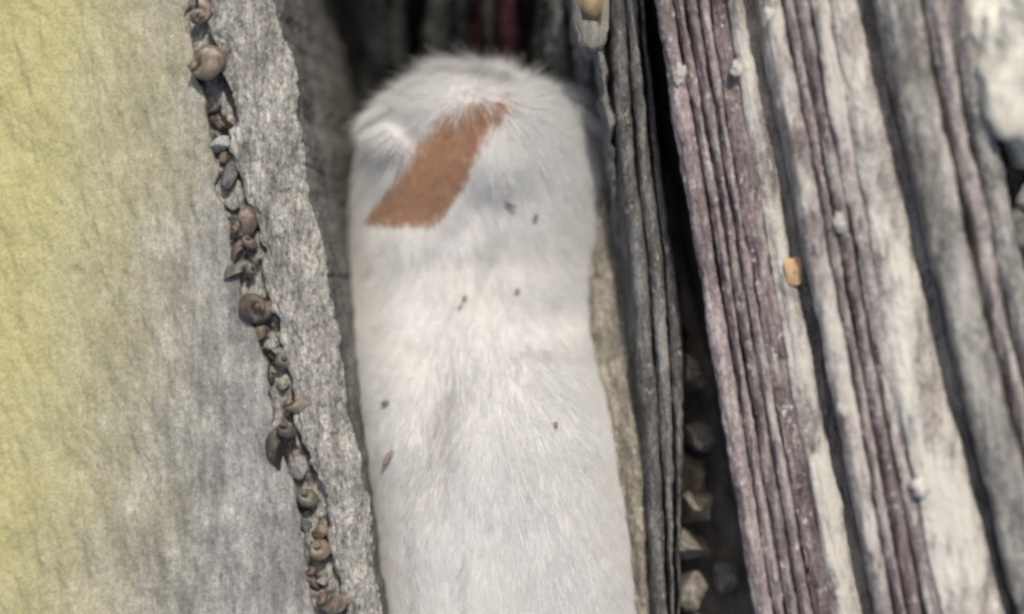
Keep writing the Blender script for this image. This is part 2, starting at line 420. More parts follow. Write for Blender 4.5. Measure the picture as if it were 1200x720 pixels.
SN = [
 (232, 16, -.001, 19, (.5, .3, .4), 'tan', 'tan sea snail at the very top of the crack, at the frame edge'),
 (244, 80, .001, 30, (-.6, .5, 2.2), 'tan', 'largest snail in the crack, a smooth tan shell with a purplish shaded side'),
 (254, 131, -.008, 15, (.8, .2, 4.0), 'dark', 'dark snail tucked below the largest tan snail'),
 (241, 203, -.006, 9, (.2, .9, 1.0), 'brown', 'small reddish snail beside pale rubble, between the two upper snail clusters'),
 (282, 267, -.003, 17, (.2, -.7, .3), 'brown', 'reddish brown snail topmost of the stack of three curved shells'),
 (290, 290, -.002, 17, (.9, .2, 2.9), 'brown', 'middle curved shell of the stack of three brown snails'),
 (289, 318, -.003, 16, (.9, -.2, 2.2), 'olive', 'lowest curved olive shell of the stack of three, just above the chestnut snail'),
 (298, 356, .001, 26, (-.3, .4, 5.2), 'brown', 'big chestnut snail with a pale worn spot, under the stack of three shells'),
 (328, 422, -.003, 17, (.4, .5, 1.2), 'olive', 'rounded olive grey snail with no stripes, in the middle of the crack'),
 (316, 442, -.006, 9, (.4, 1.5, 1.2), 'dark', 'tiny dark snail touching the lower left of the rounded olive snail'),
 (343, 474, -.002, 14, (-.4, -.6, .2), 'tan', 'pinkish tan snail sitting right above the dark striped snail'),
 (334, 512, -.001, 22, (.9, .1, 3.2), 'dark', 'large dark snail with a pale stripe across its coil'),
 (359, 588, -.003, 20, (.3, .8, 2.2), 'olive', 'long grey olive snail with a dark shadowed tip below it'),
 (372, 646, .000, 17, (-.5, .5, .8), 'tan', 'rosy tan snail, brightest of the shells near the lower end of the crack'),
 (366, 672, -.005, 12, (.7, .2, 3.8), 'brown', 'small brown snail pinched under the rosy tan snail'),
 (383, 703, -.001, 18, (.4, -.5, 5.4), 'brown', 'brown snail at the bottom end of the crack, at the frame edge'),
]
for i, (px, py, z, s, r, k, lb) in enumerate(SN):
    snail(px, py, z, s, r, k, lb, sq=.88)

def pebble_in_crack(px, py, z, rx, ry, m, label, seed):
    o = blob('pebble', tuple(at(px, py, z)), (rx * SP, ry * SP, min(rx, ry) * SP * .9), M[m], seed=seed, amp=.2, facets=8, n=22, rot=seed * .7, power=2.4)
    tag(o, label, 'pebble', 'pebbles wedged in the snail crack')
PEB = [(262, 168, 9, 14, 'peb_grey', 'grey pebble in the crack under the dark snail, upper of two grey ones'),
       (268, 206, 9, 16, 'peb_dark', 'long slate blue pebble in the crack beside the small reddish snail'),
       (272, 240, 8, 9, 'peb_grey', 'grey pebble just above the reddish brown topmost stacked snail'),
       (306, 388, 10, 8, 'peb_brown', 'brown knobbly pebble under the big chestnut snail'),
       (318, 404, 8, 7, 'peb_grey', 'small grey pebble on top of the rounded olive snail'),
       (332, 450, 7, 6, 'peb_grey', 'small pale pebble below the rounded olive snail'),
       (350, 548, 10, 12, 'peb_grey', 'grey pebble between the striped snail and the long olive snail'),
       (340, 556, 6, 7, 'peb_dark', 'tiny dark pebble left of the grey one above the long olive snail'),
       (356, 616, 9, 8, 'peb_dark', 'dark pebble under the tip of the long olive snail'),
       (376, 622, 8, 10, 'peb_brown', 'brown pebble touching the top of the rosy tan snail'),
       (378, 682, 7, 6, 'peb_grey', 'small grey pebble above the last snail of the crack'),
       (262, 186, 6, 7, 'peb_brown', 'tiny brown pebble between the two upper grey pebbles')]
M['peb_grey'] = rock_mat('grey pebble', (.20, .195, .18), (.29, .28, .26), (.40, .39, .36), bump=.8, seed=25, gritty=.5)
M['peb_dark'] = rock_mat('dark pebble', (.07, .07, .075), (.12, .12, .125), (.19, .19, .19), bump=.8, seed=26, gritty=.5)
M['peb_brown'] = rock_mat('brown pebble', (.10, .07, .05), (.17, .125, .09), (.27, .21, .16), bump=.8, seed=27, gritty=.5)
for i, (px, py, a_, b_, m_, lb) in enumerate(PEB):
    pebble_in_crack(px, py, -.006, a_ * 1.15, b_ * 1.15, m_, lb, 3 + i)

# ------------------------------------------------------------------ right wall of the crevice: thin slates standing on edge
t = thing('slate_wall', 'dark thin slate beds on edge between the animal and the black gap', 'slate wall', tuple(at(760, 360, -.17)))
S1L = [(-330, 650), (0, 690), (120, 688), (300, 690), (420, 695), (520, 715), (620, 730), (720, 742), (1120, 790)]
S1R = [(-330, 690), (0, 716), (150, 722), (300, 739), (500, 752), (720, 768), (1120, 810)]
S2R = [(-330, 705), (0, 733), (200, 746), (300, 759), (500, 774), (720, 783), (1120, 830)]
S3R = [(-330, 720), (0, 747), (200, 763), (300, 777), (500, 789), (720, 791), (1120, 845)]
S4R = [(-330, 730), (0, 756), (200, 775), (300, 790), (400, 803), (500, 802), (720, 797), (1120, 850)]
sh_ = lambda c, d: [(y, x + d) for y, x in c]
strata('slate_layer', M['sandy'], S1L, S1R, [(-330, -.05), (120, -.066), (280, -.062), (420, -.045), (560, -.034), (1120, -.028)], .11, t, nt_=24, bulge=.006, amp=.0026, freq=150, seed=51, pits=.0015, wob=3.5, leanL=-.05)['label'] = 'sandy brown rough layer next to the fur'
strata('slate_layer', M['slate'], sh_(S1R, .8), S2R, -.020, .15, t, nt_=14, bulge=.004, amp=.0008, freq=260, seed=52, pits=.0010, stretch=.09, wob=.8, leanL=-.1)
strata('slate_layer', M['slate_grey'], sh_(S2R, 2), S3R, -.018, .15, t, nt_=12, bulge=.004, amp=.0008, freq=260, seed=53, pits=.0010, stretch=.09, wob=.8)
strata('slate_layer', M['slate'], sh_(S3R, 2.4), S4R, -.022, .15, t, nt_=12, bulge=.003, amp=.0008, freq=260, seed=54, pits=.0010, stretch=.09, wob=.8)
# fractured upper flank pieces
t2 = thing('slate_splinter', 'broken dark splintered slate at the upper right of the animal, under the pale stone', 'slate splinters', tuple(at(705, 80, -.17)))
strata('splinter', M['slate_grey'], [(-330, 640), (0, 668), (250, 696)], [(-330, 660), (0, 690), (250, 708)], [(-330, -.04), (60, -.05), (235, -.09)], .12, t2, nt_=14, bulge=.006, amp=.003, freq=90, seed=55, wob=5, wobf=.05, y0=-330, y1=235, ny=220)
strata('splinter', M['slate'], [(-330, 620), (0, 640), (200, 665)], [(-330, 636), (0, 664), (200, 688)], [(-330, -.05), (60, -.07), (190, -.11)], .10, t2, nt_=14, bulge=.008, amp=.003, freq=90, seed=56, wob=5, wobf=.05, y0=-330, y1=190, ny=220)
strata('splinter', M['slate_grey'], [(-330, 690), (0, 694), (280, 722)], [(-330, 700), (0, 706), (280, 731)], [(-330, -.018), (150, -.02), (300, -.06)], .10, t2, nt_=10, bulge=.004, amp=.002, freq=120, seed=57, wob=3, wobf=.05, y0=-330, y1=320, ny=260)

# ------------------------------------------------------------------ dark beds behind the head
t = thing('dark_rock', 'dark shaded rock beds standing behind the head of the animal', 'rock', tuple(at(560, -60, -.17)))
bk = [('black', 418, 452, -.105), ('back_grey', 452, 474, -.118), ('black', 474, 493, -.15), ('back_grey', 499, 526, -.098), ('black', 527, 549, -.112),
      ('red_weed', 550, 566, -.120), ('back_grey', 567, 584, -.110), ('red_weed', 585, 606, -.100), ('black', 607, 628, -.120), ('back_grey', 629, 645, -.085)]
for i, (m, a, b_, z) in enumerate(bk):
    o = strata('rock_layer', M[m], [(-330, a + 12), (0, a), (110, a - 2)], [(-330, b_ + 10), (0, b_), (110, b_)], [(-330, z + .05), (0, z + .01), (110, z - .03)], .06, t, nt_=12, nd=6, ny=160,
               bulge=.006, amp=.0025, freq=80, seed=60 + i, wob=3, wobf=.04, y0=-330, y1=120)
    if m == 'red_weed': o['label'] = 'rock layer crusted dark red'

# an unseen boulder, added above the head to darken the crevice
o = blob('boulder', (-.035, .315, -.03), (.13, .075, .07), M['slate_grey'], seed=5, amp=.2, facets=7, power=2.6)
tag(o, 'added unseen boulder darkening the crevice above the head, just past the upper edge', 'boulder')

# pale stone with a tan top, lodged at the upper right of the head
t = thing('pale_stone', 'pale wedge shaped stone with tan square top, lodged above the right of the head', 'stone', tuple(at(690, 25, -.02)))
def wedge(name, pts, ztop, zbot, mat, parent, shrink=.8, bev=.0012):
    import bmesh
    bm = bmesh.new()
    top = [bm.verts.new(at(x, y, ztop)) for x, y in pts]
    c = sum((v.co for v in top), Vector()) / len(top)
    bot = [bm.verts.new(Vector((c.x + (v.co.x - c.x) * shrink, c.y + (v.co.y - c.y) * shrink, zbot))) for v in top]
    bm.faces.new(top); bm.faces.new(bot[::-1])
    for i in range(len(top)):
        j = (i + 1) % len(top)
        bm.faces.new((top[j], top[i], bot[i], bot[j]))
    bmesh.ops.recalc_face_normals(bm, faces=bm.faces)
    bmesh.ops.bevel(bm, geom=bm.edges[:], offset=bev, segments=2, affect='EDGES')
    bmesh.ops.triangulate(bm, faces=bm.faces[:]); bmesh.ops.subdivide_edges(bm, edges=bm.edges[:], cuts=2, use_grid_fill=True)
    for v in bm.verts:
        a = fbm(v.co.x * 160, v.co.y * 160, v.co.z * 160, 8, 3) * .0014
        v.co += Vector((float(a), float(a) * .6, float(a)))
    bm.normal_update()
    base = parent.location
    for v in bm.verts: v.co -= base
    me = bpy.data.meshes.new(name); bm.to_mesh(me); bm.free(); me.materials.append(mat)
    me.polygons.foreach_set('use_smooth', [True] * len(me.polygons))
    o = bpy.data.objects.new(name, me); C.objects.link(o); o.parent = parent
    return o
M['pale_stone'] = rock_mat('pale grey stone', (.14, .135, .12), (.22, .21, .185), (.30, .29, .25), bump=.6, seed=18)
M['tan'] = rock_mat('tan crust', (.24, .18, .10), (.33, .25, .145), (.41, .33, .20), bump=.3, grain=.5, seed=19)
M['orange'] = rock_mat('orange crust', (.50, .32, .17), (.62, .42, .25), (.70, .52, .35), bump=.2, grain=.4, seed=20)
wedge('stone_body', [(672, -40), (714, -40), (714, 30), (707, 56), (692, 62), (680, 50), (672, 22)], -.018, -.07, M['pale_stone'], t, .97, .0009)
wedge('tan_top', [(680, -38), (709, -38), (708, 22), (681, 21)], -.0155, -.020, M['tan'], t, .95, .001)

# ------------------------------------------------------------------ right-hand ribbed slabs
def lay(t, mat, a, b_, z, ys=(0, 260, 720), **k):
    e = lambda c: [(-330, c[0] - (c[1] - c[0]) / (ys[1] - ys[0]) * 330)] + list(zip(ys, c)) + [(1120, c[2] + (c[2] - c[1]) / (ys[2] - ys[1]) * 400)]
    return strata('rock_layer', M[mat], e(a), e(b_), z, .16, t, **k)
zA = [(-330, .016), (0, .018), (720, .024), (1120, .03)]
sh2 = lambda z, d: [(a, b + d) for a, b in z]
t = thing('ribbed_slab', 'purple grey rock slab with four narrow ribs and a white crusted edge, nearest the black gap', 'rock slab', tuple(at(860, 360, -.17)), 'ribbed rock slabs on the right')
lay(t, 'purple', (768, 810, 886), (789.5, 834, 907), sh2(zA, -.001), nt_=26, bulge=.0045, amp=.0009, freq=360, stretch=.10, seed=71, wob=.7, leanL=.24, pits=.0008)['label'] = 'widest outer rib beside the gap'
lay(t, 'purple', (791.5, 836, 909), (803, 846.5, 921), sh2(zA, -.0015), nt_=16, bulge=.004, power=2, amp=.0008, freq=380, stretch=.10, seed=72, wob=.55, pits=.0007)
lay(t, 'purple_dark', (804.5, 848.5, 923), (817, 860, 937), sh2(zA, -.001), nt_=16, bulge=.004, power=2, amp=.0008, freq=380, stretch=.10, seed=73, wob=.55, pits=.0007)
lay(t, 'purple', (818.5, 862, 939), (832, 871, 954), sh2(zA, 0), nt_=16, bulge=.004, power=2, amp=.0008, freq=380, stretch=.10, seed=74, wob=.55, pits=.0007)
lay(t, 'purple_dark', (833, 872, 955.5), (853, 895, 978), sh2(zA, -.0022), nt_=22, bulge=.0015, power=3, amp=.0011, freq=260, stretch=.11, seed=75, wob=.8, pits=.0012, tilt=.001)
lay(t, 'white', (853, 895, 978), (873, 922, 1012), sh2(zA, .001), nt_=26, bulge=.0035, amp=.0011, freq=220, stretch=.11, seed=76, wob=.9, pits=.0006, tilt=-.001)['label'] = 'white crusted edge layer'
lay(t, 'pinkish', (868, 917, 1006), (893, 944, 1036), [(-330, .006), (0, .008), (1120, .016)], nt_=12, bulge=.002, amp=.002, seed=77, wob=1.5)['label'] = 'low dark bed in the gap behind the white edge'
zB = [(-330, .032), (0, .034), (720, .040), (1120, .045)]
yb = (0, 400, 720)
t = thing('ribbed_slab', 'middle ribbed slab of the right side with a broad white crusted band', 'rock slab', tuple(at(1010, 360, -.17)), 'ribbed rock slabs on the right')
lay(t, 'pinkish', (889, 967, 1030), (918, 992, 1050), sh2(zB, -.002), ys=yb, nt_=26, bulge=.005, amp=.0010, freq=240, stretch=.11, seed=81, leanL=.12, wob=.9, pits=.0008)
lay(t, 'purple', (920, 994, 1052), (932, 1006, 1064), sh2(zB, -.003), ys=yb, nt_=14, bulge=.004, power=2, amp=.0010, freq=240, stretch=.11, seed=82, wob=.9, pits=.0008)
lay(t, 'purple_dark', (934, 1008, 1066), (950, 1022, 1085), sh2(zB, -.0025), ys=yb, nt_=16, bulge=.004, power=2, amp=.0010, freq=240, stretch=.11, seed=83, wob=.9, pits=.001)
lay(t, 'pinkish', (951, 1023, 1086), (973, 1041, 1105), sh2(zB, -.002), ys=yb, nt_=20, bulge=.002, power=3, amp=.0010, freq=240, stretch=.11, seed=84, wob=.9, pits=.001)
lay(t, 'white_broad', (973, 1041, 1105), (1007, 1098, 1180), sh2(zB, .002), ys=yb, nt_=34, bulge=.004, amp=.0010, freq=240, stretch=.11, seed=85, wob=.9, pits=.0006, tilt=-.002)['label'] = 'broad white crusted band'
lay(t, 'pinkish', (1002, 1092, 1172), (1036, 1128, 1206), [(-330, .021), (0, .025), (1120, .032)], ys=yb, nt_=12, bulge=.002, amp=.002, seed=87, wob=1.5)['label'] = 'low dark bed in the gap behind the white band'
zC = [(-330, .046), (0, .050), (720, .058), (1120, .06)]
t = thing('ribbed_slab', 'outermost blurred slab at the right edge of the view, grey with dull crust', 'rock slab', tuple(at(1150, 360, -.17)), 'ribbed rock slabs on the right')
lay(t, 'grey_green', (1030, 1122, 1200), (1083, 1166, 1245), sh2(zC, 0), ys=yb, nt_=40, bulge=.005, amp=.0018, stretch=.11, seed=91, leanL=.12, wob=2, pits=.001, tilt=.001)
lay(t, 'pinkish', (1085, 1168, 1247), (1108, 1190, 1270), sh2(zC, -.005), ys=yb, nt_=20, bulge=.004, power=2, amp=.0018, stretch=.11, seed=92, wob=1.6, pits=.001)
lay(t, 'grey_green', (1110, 1192, 1272), (1142, 1225, 1308), sh2(zC, -.004), ys=yb, nt_=24, bulge=.006, power=2, amp=.0018, stretch=.11, seed=93, wob=2, pits=.001)
lay(t, 'grey_green', (1144, 1228, 1310), (1500, 1560, 1620), sh2(zC, -.035), ys=yb, nt_=90, bulge=.006, power=6, amp=.003, freq=60, seed=94, wob=4, pits=.001)
o = blob('cream_boulder', tuple(at(1222, 50, .034)), (.044, .064, .034), M['cream'], seed=12, amp=.22, facets=4, n=70, rot=.15)
tag(o, 'cream white boulder in the upper right corner of the view', 'boulder')
o = blob('grey_boulder', tuple(at(1262, 235, .022)), (.040, .038, .030), M['grey_green'], seed=15, amp=.22, facets=5, n=60, rot=.5)
tag(o, 'grey boulder at the right edge, just below the cream white boulder', 'boulder')

# orange flakes stuck on the slabs
def flake(px, py, z, sx, sy, rot, label, mat='orange'):
    t = np.linspace(0, 2 * math.pi, 24, endpoint=False)
    k = (np.abs(np.cos(t)) ** 5 + np.abs(np.sin(t)) ** 5) ** (-1 / 5) * (1 + .07 * np.sin(t * 3 + px))
    c = at(px, py, z)
    x = np.cos(t) * k * sx * SP; y = np.sin(t) * k * sy * SP
    cr, sr = math.cos(rot), math.sin(rot)
    X, Y = x * cr - y * sr, x * sr + y * cr
    h = .0011
    V = []
    for s_, zz in ((1, -h), (1, -.2 * h), (.93, .1 * h), (.45, .25 * h), (.02, .2 * h)):
        V.append(np.stack([X * s_ + c.x, Y * s_ + c.y, np.full(24, c.z + zz) + .0004 * np.sin(t * 2 + 1)], -1))
    V = np.stack(V)
    o = mesh_obj('orange_flake', V, grid_faces(5, 24, close=True), M[mat], None, loc=tuple(c))
    return tag(o, label, 'flake', 'orange flakes stuck to the right slabs')
flake(930, 318, .021, 9.5, 16, .1, 'square orange flake on the white edge layer beside the second dark gap')
flake(948, 295, .029, 3.5, 11, .25, 'thin dull orange sliver on the far side of the gap, above the square orange flake', 'tan')

M['crust'] = rock_mat('barnacle crust', (.36, .34, .31), (.50, .48, .43), (.62, .60, .55), bump=.8, seed=33, gritty=.4)
# white barnacle-like crust spots on the ribs
def spot(px, py, z, r, label, sy=1.5):
    o = blob('barnacle', tuple(at(px, py, z)), (r * SP, r * sy * SP, .0011), M['crust'], seed=int(px), amp=.55, n=16, freq=2.2)
    return tag(o, label, 'barnacle', 'white barnacles on the right slabs')
spot(797, 86, .019, 6, 'white barnacle bridging the first two ribs of the purple slab, near its top', 1.8)
spot(863, 79, .0225, 5.5, 'round white barnacle near the top of the white edge layer')
spot(901, 17, .0375, 5.5, 'white barnacle at the top end of the middle slab', 1.3)
spot(1078, 570, .041, 8, 'large pale barnacle low on the middle slab beside its white band', 1.5)
spot(984, 262, .0365, 5, 'pale barnacle on the thin ribs of the middle slab', 2)
spot(988, 476, .037, 6, 'cream barnacle on the left edge of the middle slab', 2)

# ------------------------------------------------------------------ stones in the black gap
M['stone_tan'] = rock_mat('tan stone', (.17, .145, .11), (.26, .22, .17), (.36, .31, .25), bump=.8, seed=22, gritty=.5)
M['stone_grey'] = rock_mat('grey stone', (.19, .172, .145), (.28, .255, .22), (.38, .35, .31), bump=.8, seed=23, gritty=.5)
ST = [(806, 436, -.052, 17, 26, 'stone_tan', .3, 'tan stone topmost in the black gap, mostly hidden by the slates'),
      (814, 512, -.056, 20, 17, 'stone_grey', .1, 'pale square stone in the gap, right below the topmost tan stone'),
      (808, 552, -.062, 25, 20, 'stone_tan', 1.0, 'brown grey stone in the middle of the pile in the gap'),
      (812, 592, -.058, 24, 22, 'stone_tan', .5, 'rounded tan stone above the dark slot in the gap'),
      (806, 640, -.054, 26, 17, 'stone_grey', -.3, 'flat pale stone just below the dark slot in the gap'),
      (808, 688, -.056, 24, 22, 'stone_grey', .9, 'grey stone at the bottom of the gap, partly in shade'),
      (846, 668, -.072, 18, 24, 'stone_grey', .2, 'shaded grey stone at the bottom of the gap, next to the purple slab'),
      (812, 742, -.056, 26, 24, 'stone_tan', .4, 'tan stone cut by the lower edge of the view in the gap')]
for i, (px, py, z, rx, ry, m, rot, lb) in enumerate(ST):
    px += 1; c = at(px, py, z + .004)
    o = blob('stone', tuple(c), (rx * SP * 1.05, ry * SP * 1.08, .020), M[m], seed=30 + i, amp=.16, facets=9, n=34, rot=rot, power=2.8)
    tag(o, lb, 'stone', 'stones in the black gap')
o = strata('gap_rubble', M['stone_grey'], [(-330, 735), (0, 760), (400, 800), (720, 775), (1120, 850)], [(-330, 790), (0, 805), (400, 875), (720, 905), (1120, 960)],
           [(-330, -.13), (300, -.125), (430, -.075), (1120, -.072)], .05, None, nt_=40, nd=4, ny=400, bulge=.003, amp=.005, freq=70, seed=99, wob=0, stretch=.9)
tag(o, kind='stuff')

# ------------------------------------------------------------------ THE ANIMAL
def ell(c, r, n=22):
    th = np.linspace(0.001, math.pi - .001, n); ph = np.linspace(0, 2 * math.pi, n * 2, endpoint=False)
    T, Pp = np.meshgrid(th, ph, indexing='ij')
    P = np.stack([np.sin(T) * np.cos(Pp), np.sin(T) * np.sin(Pp), np.cos(T)], -1) * np.array(r) + np.array(c)
    return P.reshape(-1, 3), grid_faces(n, n * 2, close=True)[:, ::-1]
def tube(pts, rad, n=16):
    pts = [Vector(p) for p in pts]; V = []
    for i, p in enumerate(pts):
        d = (pts[min(i+1, len(pts)-1)] - pts[max(i-1, 0)]).normalized()
        a = d.cross(Vector((.13, .2, 1))).normalized(); b = d.cross(a)
        for k in range(n):
            q = 2 * math.pi * k / n
            V.append(p + (a * math.cos(q) + b * math.sin(q)) * rad[i])
    return np.array([tuple(v) for v in V]), grid_faces(len(pts), n, close=True)
FX = 6  # fur overhang, photo pixels
sta = [  # py, xL, xR, ztop, zbot
 (86, 532, 572, -.066, -.105), (92, 506, 600, -.053, -.115), (104, 478, 640, -.046, -.125), (124, 449, 670, -.039, -.135), (150, 428, 692, -.037, -.14),
 (200, 414, 709, -.039, -.145), (260, 409, 716, -.047, -.148), (310, 405, 719, -.051, -.150), (360, 402, 718, -.047, -.152), (410, 400, 717, -.035, -.155),
 (460, 406, 721, -.021, -.158), (520, 416, 735, -.011, -.16), (580, 428, 742, -.006, -.162), (650, 436, 751, -.003, -.163), (720, 442, 756, -.001, -.163),
 (820, 446, 766, .001, -.163), (920, 452, 770, .001, -.162), (1020, 462, 770, -.006, -.160), (1090, 480, 756, -.020, -.155), (1140, 510, 725, -.040, -.145), (1165, 560, 680, -.065, -.12)]
sa_ = np.array(sta, float)
pyb = np.concatenate([np.linspace(86, 130, 18, endpoint=False), np.linspace(130, 1165, 110)])
cols = [np.interp(pyb, sa_[:, 0], sa_[:, k]) for k in range(1, 5)]
def smooth(a, n=3):
    for _ in range(n): a = np.concatenate([a[:1], (a[:-2] + 2 * a[1:-1] + a[2:]) / 4, a[-1:]])
    return a
cols = [smooth(c, 5) for c in cols]
xl, xr, zt_, zb_ = cols
nphi = 96
ph = np.linspace(0, 2 * math.pi, nphi, endpoint=False)
PX = np.zeros((len(pyb), nphi)); PY = PX.copy(); PZ = PX.copy()
zmid = zt_ * .45 + zb_ * .55
hw0 = (xr - xl) / 2 * SP; 
for i in range(len(pyb)):
    zw = zmid[i] + .02
    cxw = wx((xl[i] + xr[i]) / 2, zw); hw = float(wx(xr[i], zw) - wx(xl[i], zw)) / 2
    c, s = np.cos(ph), np.sin(ph)
    e = 2 / 2.7
    PX[i] = cxw + hw * np.sign(c) * np.abs(c) ** e
    up = s > 0
    PZ[i] = zmid[i] + np.where(up, (zt_[i] - zmid[i]), (zmid[i] - zb_[i])) * np.sign(s) * np.abs(s) ** e
    PY[i] = wy(pyb[i], zt_[i] * .7 + zmid[i] * .3)
def to_px(X, Y, Z): return 600 + X / SP * D / (D - Z), 360 - Y / SP * D / (D - Z)
qx, qy = to_px(PX, PY, PZ)
def gs(cx, cy, sx, sy, rot=0):
    dx, dy = qx - cx, qy - cy; c, s = math.cos(rot), math.sin(rot)
    u = dx * c + dy * s; v = -dx * s + dy * c
    return np.exp(-(u / sx) ** 2 - (v / sy) ** 2)
topw = np.clip((PZ - zmid[:, None]) / (zt_ - zmid)[:, None], 0, 1)
lobe = .008 / (1 + np.exp(-(qx - 543 + (qy - 480) * .12) / 11)) * np.exp(-((qy - 520) / 95.0) ** 2) * np.clip(1 - (qx - 620) / 220, 0, 1)
bump = (lobe + .003 * gs(640, 500, 50, 80) + .003 * gs(460, 470, 36, 90) - .004 * gs(522, 470, 24, 70, .10)
        - .004 * gs(640, 385, 60, 30, -.15) + .005 * gs(588, 200, 26, 34, .4) - .004 * gs(552, 250, 18, 60, .4)
        + .002 * gs(446, 140, 30, 18, -.5) - .003 * gs(474, 160, 20, 10, .25) + .003 * gs(480, 120, 40, 18, -.4)
        + .003 * gs(470, 300, 40, 40) + .003 * gs(480, 640, 30, 90) + .004 * gs(660, 640, 45, 90))
bump = bump + .0008 * fbm(PX * 32, PY * 22, 0, 88, 3)
PZ += bump * topw
parts = [(np.stack([PX, PY, PZ], -1).reshape(-1, 3), grid_faces(len(pyb), nphi, close=True)[:, ::-1])]
nose_y = float(wy(80, -.09))
parts.append(ell((-.022, nose_y - .034, -.128), (.028, .030, .020)))            # muzzle, low between the beds
parts.append(ell((-.022, nose_y - .056, -.105), (.050, .040, .040)))            # skull
parts.append(ell((-.022, nose_y - .012, -.134), (.015, .012, .012)))
for s in (-1, 1):
    parts.append(tube([(-.02 + s * .040, -.02, -.10), (-.02 + s * .046, .0, -.130), (-.02 + s * .040, .04, -.152), (-.02 + s * .036, .075, -.158)], [.022, .017, .013, .012]))
    parts.append(ell((-.02 + s * .036, .082, -.158), (.014, .018, .011)))
    parts.append(tube([(.005 + s * .045, -.30, -.09), (.005 + s * .052, -.25, -.125), (.005 + s * .048, -.30, -.150), (.005 + s * .048, -.24, -.158)], [.036, .026, .016, .013]))
    parts.append(ell((.005 + s * .048, -.225, -.158), (.014, .024, .011)))
parts.append(tube([(.008, -.345, -.07), (.012, -.385, -.09), (.03, -.42, -.125), (.06, -.44, -.15), (.09, -.43, -.158)], [.024, .018, .014, .011, .008]))
# flattened ears, folded against the sides of the head
parts.append(tube([tuple(at(476, 176, -.047)), tuple(at(464, 162, -.0425)), tuple(at(452, 150, -.048)), tuple(at(446, 144, -.056))], [.005, .005, .004, .002]))
parts.append(tube([tuple(at(640, 190, -.052)), tuple(at(650, 176, -.054)), tuple(at(658, 168, -.062))], [.006, .006, .004]))
allV, allF, off = [], [], 0
for V, F in parts:
    allV.append(V); allF.append(F + off); off += len(V)
tmp = mesh_obj('tmp_body', np.vstack(allV), np.vstack(allF), M['black'])
# close the tubes and the loft before fusing
import bmesh
bm = bmesh.new(); bm.from_mesh(tmp.data)
bmesh.ops.holes_fill(bm, edges=[e for e in bm.edges if e.is_boundary], sides=0)
bmesh.ops.recalc_face_normals(bm, faces=bm.faces); bm.to_mesh(tmp.data); bm.free()
md = tmp.modifiers.new('r', 'REMESH'); md.mode = 'VOXEL'; md.voxel_size = .0028; md.use_smooth_shade = True
sm = tmp.modifiers.new('s', 'SMOOTH'); sm.factor = .6; sm.iterations = 6
dg = bpy.context.evaluated_depsgraph_get()
me = bpy.data.meshes.new_from_object(tmp.evaluated_get(dg))
bpy.data.objects.remove(tmp)
me.name = 'body'

root = thing('animal', 'white furry animal with a rust brown patch on its head, wedged in the rock crevice', 'animal', (-.01, -.05, -.165))
me.transform(Matrix.Translation(-root.location))
me.materials.clear()

PATCH = np.array([(427, 256), (470, 259), (507, 258), (528, 236), (545, 208), (556, 180), (574, 148), (594, 122), (564, 119), (535, 126), (516, 140), (494, 164), (470, 200), (446, 234)], float)
def inside(px, py, poly=PATCH):
    r = np.zeros(px.shape, bool); n = len(poly)
    for i in range(n):
        x1, y1 = poly[i]; x2, y2 = poly[(i + 1) % n]
        c = ((y1 > py) != (y2 > py)) & (px < (x2 - x1) * (py - y1) / (y2 - y1 + 1e-9) + x1)
        r ^= c
    return r

nv = len(me.vertices)
co_ = np.zeros(nv * 3, np.float32); me.vertices.foreach_get('co', co_); co_ = co_.reshape(-1, 3) + np.array(root.location)
px_, py_ = to_px(co_[:, 0], co_[:, 1], co_[:, 2])
pt = inside(px_, py_) & (co_[:, 2] > -.09)
a = me.attributes.new('patch', 'FLOAT', 'POINT'); a.data.foreach_set('value', pt.astype(np.float32))
m, nt, b = new_mat('pale skin under fur')
att = N(nt, 'ShaderNodeAttribute', attribute_name='patch')
g = N(nt, 'ShaderNodeNewGeometry').outputs['Position']
basec = ramp(nt, noise(nt, g, 60, 4), [(.3, (.46, .44, .435)), (.7, (.58, .56, .55))])
col = mixc(nt, att.outputs['Fac'], basec, (.30, .17, .11))
nt.links.new(col, b.inputs['Base Color']); b.inputs['Roughness'].default_value = .9
me.materials.append(m)
body = bpy.data.objects.new('body', me); C.objects.link(body); body.parent = root

def fur_mat(name, c1, c2, tip=(.8, .79, .75), pink=None):
    m, nt, b = new_mat(name)
    g = N(nt, 'ShaderNodeNewGeometry').outputs['Position']
    hi = N(nt, 'ShaderNodeHairInfo')
    col = ramp(nt, hi.outputs['Random'], [(0, c1), (1, c2)])
    col = mixc(nt, ramp(nt, noise(nt, g, 22, 3), [(.4, 0.0), (.75, .45)]), col, pink or c1)
    nt.links.new(col, b.inputs['Base Color'])
    b.inputs['Roughness'].default_value = .6; b.inputs['Specular IOR Level'].default_value = .2
    tr = N(nt, 'ShaderNodeBsdfTranslucent'); nt.links.new(col, tr.inputs[0])
    mx = N(nt, 'ShaderNodeMixShader'); mx.inputs[0].default_value = .3
    out = [n for n in nt.nodes if n.type == 'OUTPUT_MATERIAL'][0]
    nt.links.new(b.outputs[0], mx.inputs[1]); nt.links.new(tr.outputs[0], mx.inputs[2]); nt.links.new(mx.outputs[0], out.inputs[0])
    return m
FW = fur_mat('white fur', (.72, .725, .715), (.84, .845, .835), pink=(.80, .775, .73))
FB = fur_mat('rust brown fur', (.30, .185, .125), (.54, .35, .245), pink=(.58, .32, .19))

